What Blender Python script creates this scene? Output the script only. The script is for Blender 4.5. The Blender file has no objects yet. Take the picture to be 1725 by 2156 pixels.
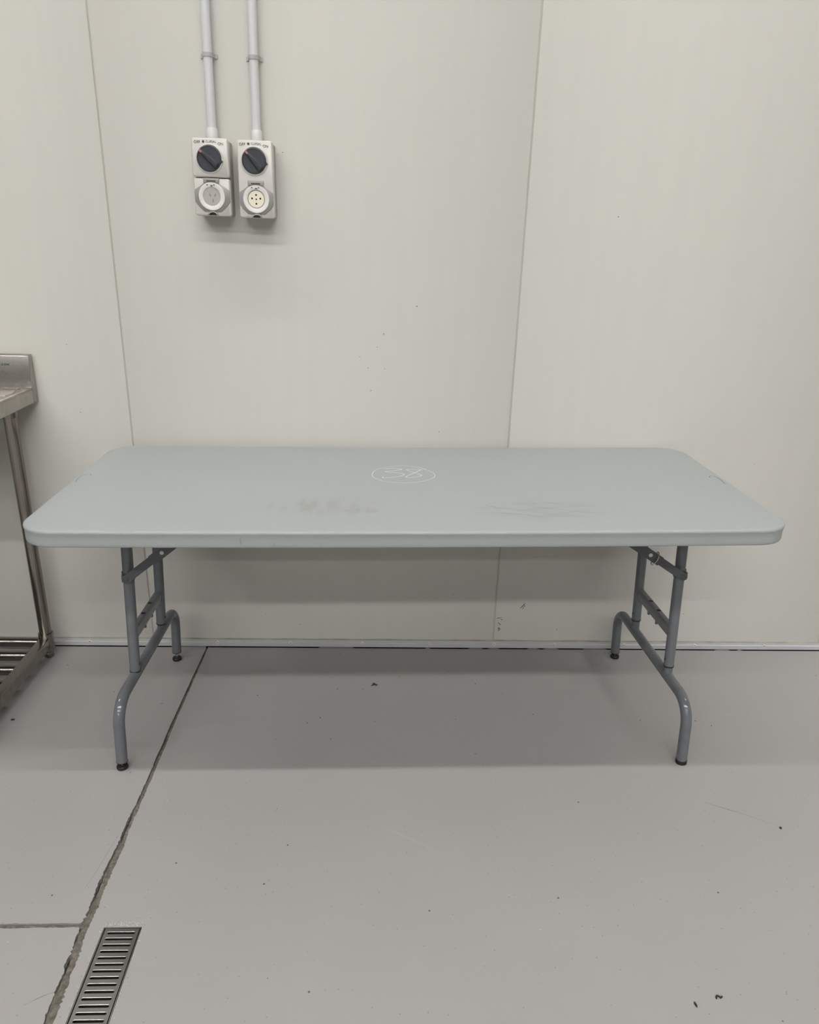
import bpy, bmesh, math, random
from mathutils import Vector, Matrix, noise
from mathutils.geometry import delaunay_2d_cdt

random.seed(11)
scn = bpy.context.scene
COL = scn.collection
PI = math.pi

# ------------------------------------------------------------------ camera
FPX, CX0, PY = 1590.5152, 862.5, 1119.6325
cam = bpy.data.cameras.new('camera')
cam.sensor_fit = 'VERTICAL'
cam.sensor_height = 24.0
cam.sensor_width = 24.0
cam.lens = FPX / 2156 * 24.0
cam.shift_y = (PY - 1078.0) / 2156
cam.clip_start = 0.05
cam_o = bpy.data.objects.new('camera', cam)
COL.objects.link(cam_o)
pitch, yaw, roll = 0.37012, 0.0479, 0.03068
f = Vector((math.sin(yaw) * math.cos(pitch), math.cos(yaw) * math.cos(pitch), -math.sin(pitch)))
r = Vector((math.cos(yaw), -math.sin(yaw), 0))
u = r.cross(f)
r2 = r * math.cos(roll) + u * math.sin(roll)
u2 = -r * math.sin(roll) + u * math.cos(roll)
M = Matrix((r2, u2, -f)).transposed().to_4x4()
M.translation = Vector((0.03357, -2.40142, 1.3826))
cam_o.matrix_world = M
scn.camera = cam_o

# ------------------------------------------------------------------ world, exposure
w = bpy.data.worlds.new('world')
scn.world = w
w.use_nodes = True
w.node_tree.nodes['Background'].inputs[0].default_value = (0.9, 0.95, 1, 1)
w.node_tree.nodes['Background'].inputs[1].default_value = 0.0
vs = scn.view_settings
vs.view_transform = 'Standard'
vs.look = 'None'
vs.gamma = 1.0
vs.use_curve_mapping = False
vs.exposure = 0.0
LAMP_POWER = 82.0          # emission strength of the batten diffusers
LAMP_COLOR = (1.0, 1.0, 0.99)
try:
    scn.cycles.use_denoising = True
    scn.cycles.max_bounces = 12
    scn.cycles.diffuse_bounces = 6
except Exception:
    pass


# ------------------------------------------------------------------ helpers
def lin(v):
    v /= 255.0
    return v / 12.92 if v <= 0.04045 else ((v + 0.055) / 1.055) ** 2.4


def C(a, b, c):
    return (lin(a), lin(b), lin(c), 1.0)


def mat(name, col, rough=0.5, metal=0.0, spec=0.5, var=0.0, vscale=8.0, bump=0.0, bscale=200.0, stretch=(1, 1, 1)):
    m = bpy.data.materials.new(name)
    m.use_nodes = True
    nt = m.node_tree
    N, L = nt.nodes, nt.links
    b = N['Principled BSDF']
    b.inputs['Base Color'].default_value = col
    b.inputs['Roughness'].default_value = rough
    b.inputs['Metallic'].default_value = metal
    b.inputs['Specular IOR Level'].default_value = spec
    tc = N.new('ShaderNodeTexCoord')
    mp = N.new('ShaderNodeMapping')
    mp.inputs['Scale'].default_value = stretch
    L.new(tc.outputs['Object'], mp.inputs['Vector'])
    m['vec'] = 1
    if var > 0:
        n = N.new('ShaderNodeTexNoise')
        n.inputs['Scale'].default_value = vscale
        n.inputs['Detail'].default_value = 5
        L.new(mp.outputs[0], n.inputs['Vector'])
        mr = N.new('ShaderNodeMapRange')
        mr.inputs['From Min'].default_value = 0.3
        mr.inputs['From Max'].default_value = 0.7
        mr.inputs['To Min'].default_value = 1 - var
        mr.inputs['To Max'].default_value = 1 + var
        L.new(n.outputs['Fac'], mr.inputs['Value'])
        mx = N.new('ShaderNodeMix')
        mx.data_type = 'RGBA'
        mx.blend_type = 'MULTIPLY'
        mx.inputs['Factor'].default_value = 1
        mx.inputs[6].default_value = col
        L.new(mr.outputs[0], mx.inputs[7])
        L.new(mx.outputs[2], b.inputs['Base Color'])
    if bump > 0:
        n2 = N.new('ShaderNodeTexNoise')
        n2.inputs['Scale'].default_value = bscale
        n2.inputs['Detail'].default_value = 3
        L.new(mp.outputs[0], n2.inputs['Vector'])
        bp = N.new('ShaderNodeBump')
        bp.inputs['Strength'].default_value = bump
        bp.inputs['Distance'].default_value = 0.002
        L.new(n2.outputs['Fac'], bp.inputs['Height'])
        L.new(bp.outputs[0], b.inputs['Normal'])
    return m


ORG = {}


def link(name, me, m, parent=None, smooth=True, angle=35):
    me.materials.append(m)
    if smooth:
        for p in me.polygons:
            p.use_smooth = True
        me.set_sharp_from_angle(angle=math.radians(angle))
    o = bpy.data.objects.new(name, me)
    COL.objects.link(o)
    org = Vector((0, 0, 0))
    if parent is not None:
        org = ORG.get(parent.name, org)
        me.transform(Matrix.Translation(-org))
        o.parent = parent
    ORG[o.name] = org
    return o


def obj(name, bm, m, parent=None, smooth=True, angle=35):
    bmesh.ops.recalc_face_normals(bm, faces=bm.faces)
    me = bpy.data.meshes.new(name)
    bm.to_mesh(me)
    bm.free()
    return link(name, me, m, parent, smooth, angle)


def top_mesh(name, bm, m, origin, label, cat, group=None):
    """a thing that is a single mesh, origin at its base"""
    bmesh.ops.recalc_face_normals(bm, faces=bm.faces)
    me = bpy.data.meshes.new(name)
    bm.to_mesh(me)
    bm.free()
    o = link(name, me, m)
    me.transform(Matrix.Translation(-Vector(origin)))
    o.location = origin
    ORG[o.name] = Vector(origin)
    tag(o, label, cat, group)
    return o


def tag(o, label, cat, group=None):
    o['label'] = label
    o['category'] = cat
    if group:
        o['group'] = group


def thing(name, loc, label, cat, group=None):
    o = bpy.data.objects.new(name, None)
    o.empty_display_size = 0.1
    o.location = loc
    COL.objects.link(o)
    ORG[o.name] = Vector(loc)
    tag(o, label, cat, group)
    return o


def struct(o):
    o['kind'] = 'structure'
    return o


def box(bm, x0, x1, y0, y1, z0, z1, bev=0.0, seg=2):
    vs_ = [bm.verts.new((x, y, z)) for x in (x0, x1) for y in (y0, y1) for z in (z0, z1)]
    q = [(0, 1, 3, 2), (4, 6, 7, 5), (0, 4, 5, 1), (2, 3, 7, 6), (0, 2, 6, 4), (1, 5, 7, 3)]
    fs = [bm.faces.new([vs_[i] for i in t]) for t in q]
    if bev > 0:
        es = list({e for fc in fs for e in fc.edges})
        bmesh.ops.bevel(bm, geom=es, offset=bev, segments=seg, profile=0.5, affect='EDGES')


def tube(bm, pts, rad, seg=20, caps=True):
    pts = [Vector(p) for p in pts]
    n = len(pts)
    rads = rad if isinstance(rad, (list, tuple)) else [rad] * n
    tang = []
    for i in range(n):
        a = pts[max(i - 1, 0)]
        b = pts[min(i + 1, n - 1)]
        tang.append((b - a).normalized())
    t = tang[0]
    ref = Vector((0, 0, 1)) if abs(t.z) < 0.9 else Vector((1, 0, 0))
    nrm = t.cross(ref).normalized()
    rings = []
    for i in range(n):
        if i:
            q = tang[i - 1].rotation_difference(tang[i])
            nrm = (q @ nrm).normalized()
        bn = tang[i].cross(nrm).normalized()
        rings.append([bm.verts.new(pts[i] + rads[i] * (math.cos(2 * PI * k / seg) * nrm + math.sin(2 * PI * k / seg) * bn))
                      for k in range(seg)])
    for i in range(n - 1):
        for k in range(seg):
            bm.faces.new((rings[i][k], rings[i][(k + 1) % seg], rings[i + 1][(k + 1) % seg], rings[i + 1][k]))
    if caps:
        bm.faces.new(rings[0][::-1])
        bm.faces.new(rings[-1])


def lathe(bm, prof, base, axis=(0, 0, 1), seg=24, caps=True):
    """prof: list of (radius, distance along axis)"""
    ax = Vector(axis).normalized()
    ref = Vector((0, 0, 1)) if abs(ax.z) < 0.9 else Vector((1, 0, 0))
    a = ax.cross(ref).normalized()
    b = ax.cross(a)
    base = Vector(base)
    rings = []
    for rr, h in prof:
        rings.append([bm.verts.new(base + ax * h + rr * (math.cos(2 * PI * k / seg) * a + math.sin(2 * PI * k / seg) * b))
                      for k in range(seg)])
    for i in range(len(prof) - 1):
        for k in range(seg):
            bm.faces.new((rings[i][k], rings[i][(k + 1) % seg], rings[i + 1][(k + 1) % seg], rings[i + 1][k]))
    if caps:
        bm.faces.new(rings[0][::-1])
        bm.faces.new(rings[-1])


def prism_xz(bm, outline, y0, y1, bev=0.0):
    """outline in the XZ plane extruded from y0 (back) to y1 (front, smaller y), front edge bevelled"""
    n = len(outline)
    a = [bm.verts.new((x, y0, z)) for x, z in outline]
    if bev > 0:
        cx = sum(p[0] for p in outline) / n
        cz = sum(p[1] for p in outline) / n
        ins = inset(outline, bev)
        mid = [bm.verts.new((x, y1 + bev, z)) for x, z in outline]
        b = [bm.verts.new((x, y1, z)) for x, z in ins]
        loops = [a, mid, b]
    else:
        b = [bm.verts.new((x, y1, z)) for x, z in outline]
        loops = [a, b]
    for i in range(len(loops) - 1):
        for k in range(n):
            bm.faces.new((loops[i][k], loops[i][(k + 1) % n], loops[i + 1][(k + 1) % n], loops[i + 1][k]))
    bm.faces.new(a)
    bm.faces.new(b[::-1])


def inset(pts, d):
    n = len(pts)
    area = sum(pts[i][0] * pts[(i + 1) % n][1] - pts[(i + 1) % n][0] * pts[i][1] for i in range(n))
    s = 1 if area > 0 else -1
    out = []
    for i in range(n):
        p0, p1, p2 = Vector(pts[i - 1]), Vector(pts[i]), Vector(pts[(i + 1) % n])
        e1 = (p1 - p0).normalized()
        e2 = (p2 - p1).normalized()
        n1 = Vector((-e1.y, e1.x)) * s
        n2 = Vector((-e2.y, e2.x)) * s
        m = (n1 + n2)
        m = m / max(0.3, (1 + n1.dot(n2)))
        out.append((p1.x + m.x * d, p1.y + m.y * d))
    return out


def rrect(cx, cz, w_, h_, rr, seg=6):
    pts = []
    for sx, sz, a0 in ((1, 1, 0), (-1, 1, 90), (-1, -1, 180), (1, -1, 270)):
        for k in range(seg + 1):
            a = math.radians(a0 + 90 * k / seg)
            pts.append((cx + sx * (w_ / 2 - rr) + rr * math.cos(a), cz + sz * (h_ / 2 - rr) + rr * math.sin(a)))
    return pts


def ribbon(bm, pts, width, nrm=(0, 0, 1)):
    pts = [Vector(p) for p in pts]
    nrm = Vector(nrm)
    n = len(pts)
    ws = width if isinstance(width, (list, tuple)) else [width] * n
    prev = None
    for i in range(n):
        t = (pts[min(i + 1, n - 1)] - pts[max(i - 1, 0)]).normalized()
        s = nrm.cross(t).normalized() * ws[i] * 0.5
        cur = (bm.verts.new(pts[i] + s), bm.verts.new(pts[i] - s))
        if prev:
            bm.faces.new((prev[0], prev[1], cur[1], cur[0]))
        prev = cur


def smooth_path(pts, k=6):
    """Catmull-Rom through points"""
    P = [Vector(p) for p in pts]
    out = []
    for i in range(len(P) - 1):
        p0, p1, p2, p3 = P[max(i - 1, 0)], P[i], P[i + 1], P[min(i + 2, len(P) - 1)]
        for j in range(k):
            t = j / k
            out.append(0.5 * ((2 * p1) + (-p0 + p2) * t + (2 * p0 - 5 * p1 + 4 * p2 - p3) * t * t + (-p0 + 3 * p1 - 3 * p2 + p3) * t ** 3))
    out.append(P[-1])
    return out


def blob(bm, c, ax, ay, nrm, seed, n=14, rough=0.35):
    """irregular flat smear"""
    rnd = random.Random(seed)
    c, ax, ay = Vector(c), Vector(ax), Vector(ay)
    vs_ = []
    for k in range(n):
        a = 2 * PI * k / n
        q = 1 + rough * (rnd.random() * 2 - 1)
        vs_.append(bm.verts.new(c + (math.cos(a) * ax + math.sin(a) * ay) * q))
    bm.faces.new(vs_)


def text(s, size, m, name, parent, M4, ext=0.0004):
    cu = bpy.data.curves.new(name, 'FONT')
    cu.body = s
    cu.size = size
    cu.align_x = 'CENTER'
    cu.align_y = 'CENTER'
    cu.extrude = ext
    cu.resolution_u = 3
    o = bpy.data.objects.new(name, cu)
    COL.objects.link(o)
    dg = bpy.context.evaluated_depsgraph_get()
    me = bpy.data.meshes.new_from_object(o.evaluated_get(dg))
    bpy.data.objects.remove(o)
    bpy.data.curves.remove(cu)
    me.transform(M4)
    me.materials.clear()
    me.name = name
    return link(name, me, m, parent, smooth=False)


# ------------------------------------------------------------------ materials
def wall_mat():
    m = mat('wall_panel_paint', C(198.5, 196, 188), 0.5, spec=0.2, var=0.012, vscale=3.0, bump=0.04, bscale=120, stretch=(9, 9, 0.35))
    return m


def floor_mat():
    m = mat('grey_epoxy', C(154, 150.5, 148), 0.36, spec=0.28, var=0.02, vscale=2.2, bump=0.12, bscale=90)
    nt = m.node_tree
    N, L = nt.nodes, nt.links
    b = N['Principled BSDF']
    base = b.inputs['Base Color'].links[0].from_socket
    tc = N.new('ShaderNodeTexCoord')
    # sparse dark specks trodden into the paint
    prev = base
    for sc, th, keep, dark in ((24.0, 0.06, 0.80, C(88, 85, 82)), (75.0, 0.11, 0.82, C(128, 126, 122)), (60.0, 0.07, 0.975, C(190, 188, 185))):
        vo = N.new('ShaderNodeTexVoronoi')
        vo.inputs['Scale'].default_value = sc
        L.new(tc.outputs['Object'], vo.inputs['Vector'])
        lt = N.new('ShaderNodeMath'); lt.operation = 'LESS_THAN'
        L.new(vo.outputs['Distance'], lt.inputs[0]); lt.inputs[1].default_value = th
        sp = N.new('ShaderNodeSeparateColor')
        L.new(vo.outputs['Color'], sp.inputs[0])
        gt = N.new('ShaderNodeMath'); gt.operation = 'GREATER_THAN'
        L.new(sp.outputs[0], gt.inputs[0]); gt.inputs[1].default_value = keep
        mu = N.new('ShaderNodeMath'); mu.operation = 'MULTIPLY'
        L.new(lt.outputs[0], mu.inputs[0]); L.new(gt.outputs[0], mu.inputs[1])
        mx = N.new('ShaderNodeMix'); mx.data_type = 'RGBA'
        L.new(mu.outputs[0], mx.inputs['Factor'])
        L.new(prev, mx.inputs[6]); mx.inputs[7].default_value = dark
        prev = mx.outputs[2]
    L.new(prev, b.inputs['Base Color'])
    n = N.new('ShaderNodeTexNoise'); n.inputs['Scale'].default_value = 5; n.inputs['Detail'].default_value = 6
    L.new(tc.outputs['Object'], n.inputs['Vector'])
    mr = N.new('ShaderNodeMapRange'); mr.inputs['To Min'].default_value = 0.30; mr.inputs['To Max'].default_value = 0.48
    L.new(n.outputs['Fac'], mr.inputs['Value']); L.new(mr.outputs[0], b.inputs['Roughness'])
    return m


def table_mat():
    """blue-grey moulded plastic with a rubbed brownish stain and a scuffed patch"""
    m = mat('grey_plastic', C(152, 156, 154.5), 0.42, spec=0.4, var=0.012, vscale=4, bump=0.18, bscale=420)
    nt = m.node_tree
    N, L = nt.nodes, nt.links
    b = N['Principled BSDF']
    prev = b.inputs['Base Color'].links[0].from_socket
    tc = N.new('ShaderNodeTexCoord')

    def M_(op, a, c=None):
        x = N.new('ShaderNodeMath'); x.operation = op
        for i, q in enumerate((a, c)):
            if q is None:
                continue
            if isinstance(q, (int, float)):
                x.inputs[i].default_value = q
            else:
                L.new(q, x.inputs[i])
        return x.outputs[0]
    sx = N.new('ShaderNodeSeparateXYZ'); L.new(tc.outputs['Object'], sx.inputs[0])

    def patch(cx, cy, rx, ry, stretch, nscale, lo, hi, col, amt):
        nonlocal prev
        dx = M_('DIVIDE', M_('SUBTRACT', sx.outputs[0], cx), rx)
        dy = M_('DIVIDE', M_('SUBTRACT', sx.outputs[1], cy), ry)
        d = M_('ADD', M_('MULTIPLY', dx, dx), M_('MULTIPLY', dy, dy))
        fall = M_('MAXIMUM', M_('SUBTRACT', 1.0, d), 0.0)
        mp = N.new('ShaderNodeMapping'); mp.inputs['Scale'].default_value = stretch
        L.new(tc.outputs['Object'], mp.inputs['Vector'])
        n = N.new('ShaderNodeTexNoise'); n.inputs['Scale'].default_value = nscale; n.inputs['Detail'].default_value = 7
        L.new(mp.outputs[0], n.inputs['Vector'])
        mr = N.new('ShaderNodeMapRange'); mr.inputs['From Min'].default_value = lo; mr.inputs['From Max'].default_value = hi
        L.new(n.outputs['Fac'], mr.inputs['Value'])
        fac = M_('MULTIPLY', M_('MULTIPLY', fall, mr.outputs[0]), amt)
        mx = N.new('ShaderNodeMix'); mx.data_type = 'RGBA'
        L.new(fac, mx.inputs['Factor']); L.new(prev, mx.inputs[6]); mx.inputs[7].default_value = col
        prev = mx.outputs[2]
    patch(-0.215, -0.205, 0.17, 0.085, (9, 2.5, 1), 5, 0.36, 0.75, C(126, 116, 104), 0.42)
    patch(-0.13, -0.235, 0.06, 0.03, (9, 3, 1), 9, 0.4, 0.7, C(120, 106, 90), 0.36)
    patch(0.33, -0.225, 0.20, 0.09, (2, 6, 1), 7, 0.4, 0.75, C(128, 125, 114), 0.5)
    L.new(prev, b.inputs['Base Color'])
    return m


def steel_mat(name, col, rough, stretch, var):
    m = mat(name, col, rough, metal=1.0, var=var, vscale=10, bump=0.0, stretch=stretch)
    nt = m.node_tree
    N, L = nt.nodes, nt.links
    tc = N.new('ShaderNodeTexCoord')
    mp = N.new('ShaderNodeMapping'); mp.inputs['Scale'].default_value = stretch
    L.new(tc.outputs['Object'], mp.inputs['Vector'])
    n = N.new('ShaderNodeTexNoise'); n.inputs['Scale'].default_value = 6; n.inputs['Detail'].default_value = 3
    L.new(mp.outputs[0], n.inputs['Vector'])
    mr = N.new('ShaderNodeMapRange'); mr.inputs['To Min'].default_value = rough * (1 - 1.5 * var); mr.inputs['To Max'].default_value = rough * (1 + 1.5 * var)
    L.new(n.outputs['Fac'], mr.inputs['Value']); L.new(mr.outputs[0], N['Principled BSDF'].inputs['Roughness'])
    return m


WALL = wall_mat()
GROOVE = mat('panel_joint', C(178, 175, 166), 0.6, var=0.02)
PLAINWALL = mat('room_wall_paint', C(96, 96, 94), 0.6)
CEIL = mat('ceiling_paint', C(84, 84, 83), 0.7)
FLOOR = floor_mat()
SUBFLOOR = mat('joint_dirt', C(70, 64, 56), 0.9, var=0.3, vscale=60)
FILLER = mat('joint_sealant', C(99, 93, 84), 0.9, var=0.42, vscale=110, bump=0.8, bscale=220)
MORTAR = mat('rough_mortar', C(164, 161, 156), 0.85, var=0.2, vscale=60, bump=0.6, bscale=140)
ALU = mat('aluminium_trim', C(180, 180, 181), 0.4, metal=0.0, var=0.05, vscale=20, bump=0.03, stretch=(0.6, 4, 4))
SEAL = mat('wall_sealant', C(150, 146, 132), 0.7, var=0.25, vscale=16, stretch=(1, 4, 4))
SCREW = mat('screw_zinc', C(214, 212, 206), 0.3, metal=0.2)
SLOT = mat('screw_recess', C(40, 39, 38), 0.7)
TABLE = table_mat()
LEGM = mat('grey_powder_coat', C(101, 104, 108), 0.14, spec=0.5, var=0.05, vscale=30, bump=0.04, bscale=300)
BRACE = mat('dark_grey_steel', C(78, 79, 83), 0.40, var=0.05, vscale=30)
BLACKP = mat('black_plastic', C(26, 25, 24), 0.5, var=0.05)
ZINC = mat('bright_zinc', C(200, 200, 196), 0.25, metal=1.0)
HOLE = mat('hole_dark', C(22, 21, 20), 0.9)  # near-black colour stands in for the shade inside openings
CHALK = mat('white_marker', C(226, 230, 224), 0.7, var=0.05, vscale=60)
RUB = mat('brown_rub', C(146, 142, 135), 0.7, var=0.2, vscale=90)
MOULD = mat('arc_groove_shade', C(96, 99, 98), 0.6)  # dark tone painted for the shade in the moulded grooves
PVC = mat('conduit_pvc', C(200, 200, 200), 0.4, var=0.01)
PVCB = mat('conduit_fitting', C(203, 202, 200), 0.4)
SADDLE = mat('saddle_grey', C(168, 166, 162), 0.45)
BOXM = mat('socket_plastic', C(196, 192, 185), 0.4, var=0.015, vscale=20)
BOXS = mat('socket_body', C(160, 156, 148), 0.45)
FLAP = mat('socket_flap', C(146, 143, 137), 0.28, var=0.02, vscale=30)
RING = mat('socket_ring', C(214, 210, 205), 0.3)
CREAM = mat('socket_cream', C(226, 217, 196), 0.4)
PALEF = mat('socket_grey_face', C(186, 181, 174), 0.4)
KNOB = mat('knob_slate', C(60, 62, 67), 0.34, spec=0.5, var=0.04)
RED = mat('indicator_red', C(168, 108, 110), 0.5)
PRINT = mat('grey_print', C(82, 79, 73), 0.6)
STEEL = steel_mat('brushed_stainless', C(172, 167, 160), 0.27, (1, 2, 2), 0.06)
STEELTUBE = steel_mat('steel_tube_painted_reflections', C(146, 140, 132), 0.20, (14, 14, 1.2), 0.16)  # vertical colour streaks imitate dark reflections on the tubes
STEELROD = steel_mat('polished_steel_tube', C(140, 134, 128), 0.17, (0.6, 3, 3), 0.04)
GRATE = steel_mat('drain_steel', C(164, 162, 159), 0.30, (2, 1, 1), 0.02)
SCUFF = mat('dark_scuff', C(112, 108, 98), 0.8, var=0.15, vscale=90)
FSCUFF = mat('floor_scuff', C(124, 121, 117), 0.8, var=0.15, vscale=120)
CRUMB = mat('dirt_crumb', C(38, 35, 32), 0.8, var=0.2, vscale=200)
PALESCR = mat('pale_scratch', C(176, 174, 170), 0.6)
clear = mat('clear_cover', C(200, 198, 194), 0.06, spec=0.4)
clear.node_tree.nodes['Principled BSDF'].inputs['Alpha'].default_value = 0.22
LAMPBODY = mat('lamp_white', C(225, 225, 225), 0.5)
glow = bpy.data.materials.new('lamp_diffuser')
glow.use_nodes = True
gb = glow.node_tree.nodes['Principled BSDF']
gb.inputs['Emission Color'].default_value = (*LAMP_COLOR, 1)
gb.inputs['Emission Strength'].default_value = LAMP_POWER

# ------------------------------------------------------------------ room shell
RX0, RX1, RY0, H = -9.5, 8.0, -24.0, 8.1
GAP = 0.0022
SEAM0, PITCH = -0.7505, 1.2146

bm = bmesh.new()
box(bm, RX0, RX1, 0.004, 0.12, 0.0, H)
wall_back = struct(obj('wall_back', bm, GROOVE, smooth=False))
k0 = math.floor((RX0 - SEAM0) / PITCH)
k1 = math.ceil((RX1 - SEAM0) / PITCH)
panels = {}
for k in range(k0, k1):
    a = max(SEAM0 + k * PITCH + GAP, RX0)
    b = min(SEAM0 + (k + 1) * PITCH - GAP, RX1)
    bm = bmesh.new()
    # panel skin with rolled vertical edges
    prof = [(a, 0.005), (a, 0.0018), (a + 0.0016, 0.0), (b - 0.0016, 0.0), (b, 0.0018), (b, 0.005)]
    lo = [bm.verts.new((x, y, 0.0)) for x, y in prof]
    hi = [bm.verts.new((x, y, H)) for x, y in prof]
    for i in range(5):
        bm.faces.new((lo[i], lo[i + 1], hi[i + 1], hi[i]))
    bm.faces.new(lo); bm.faces.new(hi[::-1]); bm.faces.new((lo[0], hi[0], hi[-1], lo[-1]))
    panels[k] = obj('wall_panel', bm, WALL, wall_back, angle=50)

for nm, (x0, x1, y0, y1) in dict(wall_left=(RX0 - 0.12, RX0, RY0, 0.12), wall_right=(RX1, RX1 + 0.12, RY0, 0.12),
                                 wall_front=(RX0, RX1, RY0 - 0.12, RY0)).items():
    bm = bmesh.new()
    box(bm, x0, x1, y0, y1, 0.0, H)
    struct(obj(nm, bm, PLAINWALL, smooth=False))
bm = bmesh.new()
box(bm, RX0 - 0.12, RX1 + 0.12, RY0 - 0.12, 0.12, H, H + 0.1)
struct(obj('ceiling', bm, CEIL, smooth=False))

# ------------------------------------------------------------------ ceiling battens (three long rows parallel to the wall, two doubled, two far ones added)
ORD = ('first', 'second', 'third', 'fourth', 'fifth', 'sixth', 'seventh')
ROWS = ((-1.83, 0.064, 'nearest the panel wall'), (-6.70, 0.040, 'second from the panel wall'), (-6.88, 0.040, 'third from the panel wall, added to double the second'),
        (-11.25, 0.045, 'fourth from the panel wall'), (-11.45, 0.045, 'fifth from the panel wall, added to double the fourth'),  # second strips added beside two rows to strengthen their light
        (-16.1, 0.065, 'sixth from the panel wall, added as fill light'), (-20.8, 0.07, 'farthest from the panel wall, added as fill light'))  # far rows added to brighten the lower wall
for yy, hw, rowname in ROWS:
    for i in range(7):
        cx = -6.1 + i * 1.75
        t = thing('ceiling_lamp', (cx, yy, H - 0.15), f'{ORD[i]} white batten light from the left in the ceiling row {rowname}', 'lamp',
                  f'batten lights in the row {rowname}')
        bm = bmesh.new()
        box(bm, cx - 0.76, cx + 0.76, yy - hw - 0.005, yy + hw + 0.005, H - 0.11, H, 0.006)
        obj('lamp_housing', bm, LAMPBODY, t)
        bm = bmesh.new()
        box(bm, cx - 0.74, cx + 0.74, yy - hw, yy + hw, H - 0.15, H - 0.11)
        obj('diffuser', bm, glow, t, smooth=False)

# ------------------------------------------------------------------ floor slabs, joints
bm = bmesh.new()
box(bm, RX0, RX1, RY0, 0.0, -0.12, -0.014)
floor = struct(obj('floor', bm, SUBFLOOR, smooth=False))


def jx(y):
    P = [(0.0, -0.5622), (-0.45, -0.5702), (-0.72, -0.5694), (-0.92, -0.5726), (-1.18, -0.5730), (-1.40, -0.5652), (-13, -0.56)]
    for (a, xa), (b, xb) in zip(P, P[1:]):
        if b <= y <= a:
            return xa + (xb - xa) * (a - y) / (a - b)
    return P[-1][1]


def jhalf(y):
    P = [(0.0, 0.0036), (-0.5, 0.0050), (-0.85, 0.0060), (-1.1, 0.0085), (-1.45, 0.0090), (-13, 0.0085)]
    for (a, xa), (b, xb) in zip(P, P[1:]):
        if b <= y <= a:
            return xa + (xb - xa) * (a - y) / (a - b)
    return 0.008


def rag(t, seed, amp):
    v = Vector((t * 38, seed * 7.3, 1.7))
    v2 = Vector((t * 190, seed * 3.1, 9.1))
    v3 = Vector((t * 9, seed * 5.1, 4.4))
    return amp * (0.9 * noise.noise(v) + 0.9 * noise.noise(v2) + 1.0 * max(0, noise.noise(v3)))


def amp_at(y):
    return 0.0011 + 0.0038 * min(1.0, max(0.0, (-y - 0.5) / 0.7))


CROSS_Y = -1.1815
ys_r = [-0.005 * i for i in range(0, 400)]
right_edge = [(jx(y) + jhalf(y) + rag(y, 1, amp_at(y)), y) for y in ys_r]
left_edge = [(jx(y) - jhalf(y) - rag(y, 2, amp_at(y)), y) for y in ys_r]
xs_c = [jx(CROSS_Y) - 0.012 - 0.006 * i for i in range(0, 140)]
cross_top = [(x, CROSS_Y + 0.0055 + rag(x, 3, 0.0016)) for x in xs_c]
cross_bot = [(x, CROSS_Y - 0.0055 - rag(x, 4, 0.0016)) for x in xs_c]


def wall_edge(x):
    b_ = noise.noise(Vector((x * 5.5, 31.0, 2.0))) + 0.35 * noise.noise(Vector((x * 24, 11.0, 2.0)))
    return -0.0006 if b_ > 0.16 else -0.0086


def wall_line(x0, x1, step=0.012):
    n_ = int(abs(x1 - x0) / step)
    return [(x0 + (x1 - x0) * i / n_, wall_edge(x0 + (x1 - x0) * i / n_)) for i in range(n_ + 1)]


def slab(outlines, depth=0.012, ztop=0.0):
    """outer loop first, then holes; flat top with side walls"""
    co, edges, = [], []
    loops = []
    for lp in outlines:
        i0 = len(co)
        n = len(lp)
        if sum(lp[i][0] * lp[(i + 1) % n][1] - lp[(i + 1) % n][0] * lp[i][1] for i in range(n)) < 0:
            lp = lp[::-1]
        co += [Vector(p) for p in lp]
        edges += [(i0 + i, i0 + (i + 1) % n) for i in range(n)]
        loops.append(n)
    faces = []
    i0 = 0
    for n in loops:
        faces.append(list(range(i0, i0 + n)))
        i0 += n
    v2, e2, f2, ov, oe, of = delaunay_2d_cdt(co, edges, faces, 2, 1e-7)
    bm_ = bmesh.new()
    vt = [bm_.verts.new((p[0], p[1], ztop)) for p in v2]
    hole_ids = set(range(1, len(loops)))
    for fi, fc in enumerate(f2):
        src = set(of[fi])
        if 0 not in src or (src & hole_ids):
            continue
        bm_.faces.new([vt[i] for i in fc])
    bm_.verts.ensure_lookup_table()
    for fc in bm_.faces:
        fc.normal_update()
        if fc.normal.z < 0:
            fc.normal_flip()
    bes = [e for e in bm_.edges if e.is_boundary]
    ret = bmesh.ops.extrude_edge_only(bm_, edges=bes)
    for v in [g for g in ret['geom'] if isinstance(g, bmesh.types.BMVert)]:
        v.co.z -= depth
    for v in [v for v in bm_.verts if not v.link_faces]:
        bm_.verts.remove(v)
    return bm_


DX0, DX1, DY0, DY1 = -0.5312, -0.4535, -1.96, -1.1885     # drain opening
hole = [(DX0 - 0.0012, DY0), (DX1 + 0.0012, DY0), (DX1 + 0.0012, DY1 + 0.0012), (DX0 - 0.0012, DY1 + 0.0012)]
right_out = right_edge[2:] + [(right_edge[-1][0], RY0), (RX1, RY0), (RX1, -0.0086)] + wall_line(2.2, right_edge[2][0] + 0.004)
for nm, outl in (('r', [right_out, hole]),):
    bm = slab(outl)
    obj('floor_slab', bm, FLOOR, floor, smooth=False)
ci = min(range(len(ys_r)), key=lambda i: abs(ys_r[i] - (CROSS_Y + 0.009)))
cj = min(range(len(ys_r)), key=lambda i: abs(ys_r[i] - (CROSS_Y - 0.009)))
lb = left_edge[2:ci] + cross_top + [(RX0, cross_top[-1][1]), (RX0, -0.0086)] + wall_line(-2.4, left_edge[2][0] - 0.004)
obj('floor_slab', slab([lb]), FLOOR, floor, smooth=False)
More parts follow.
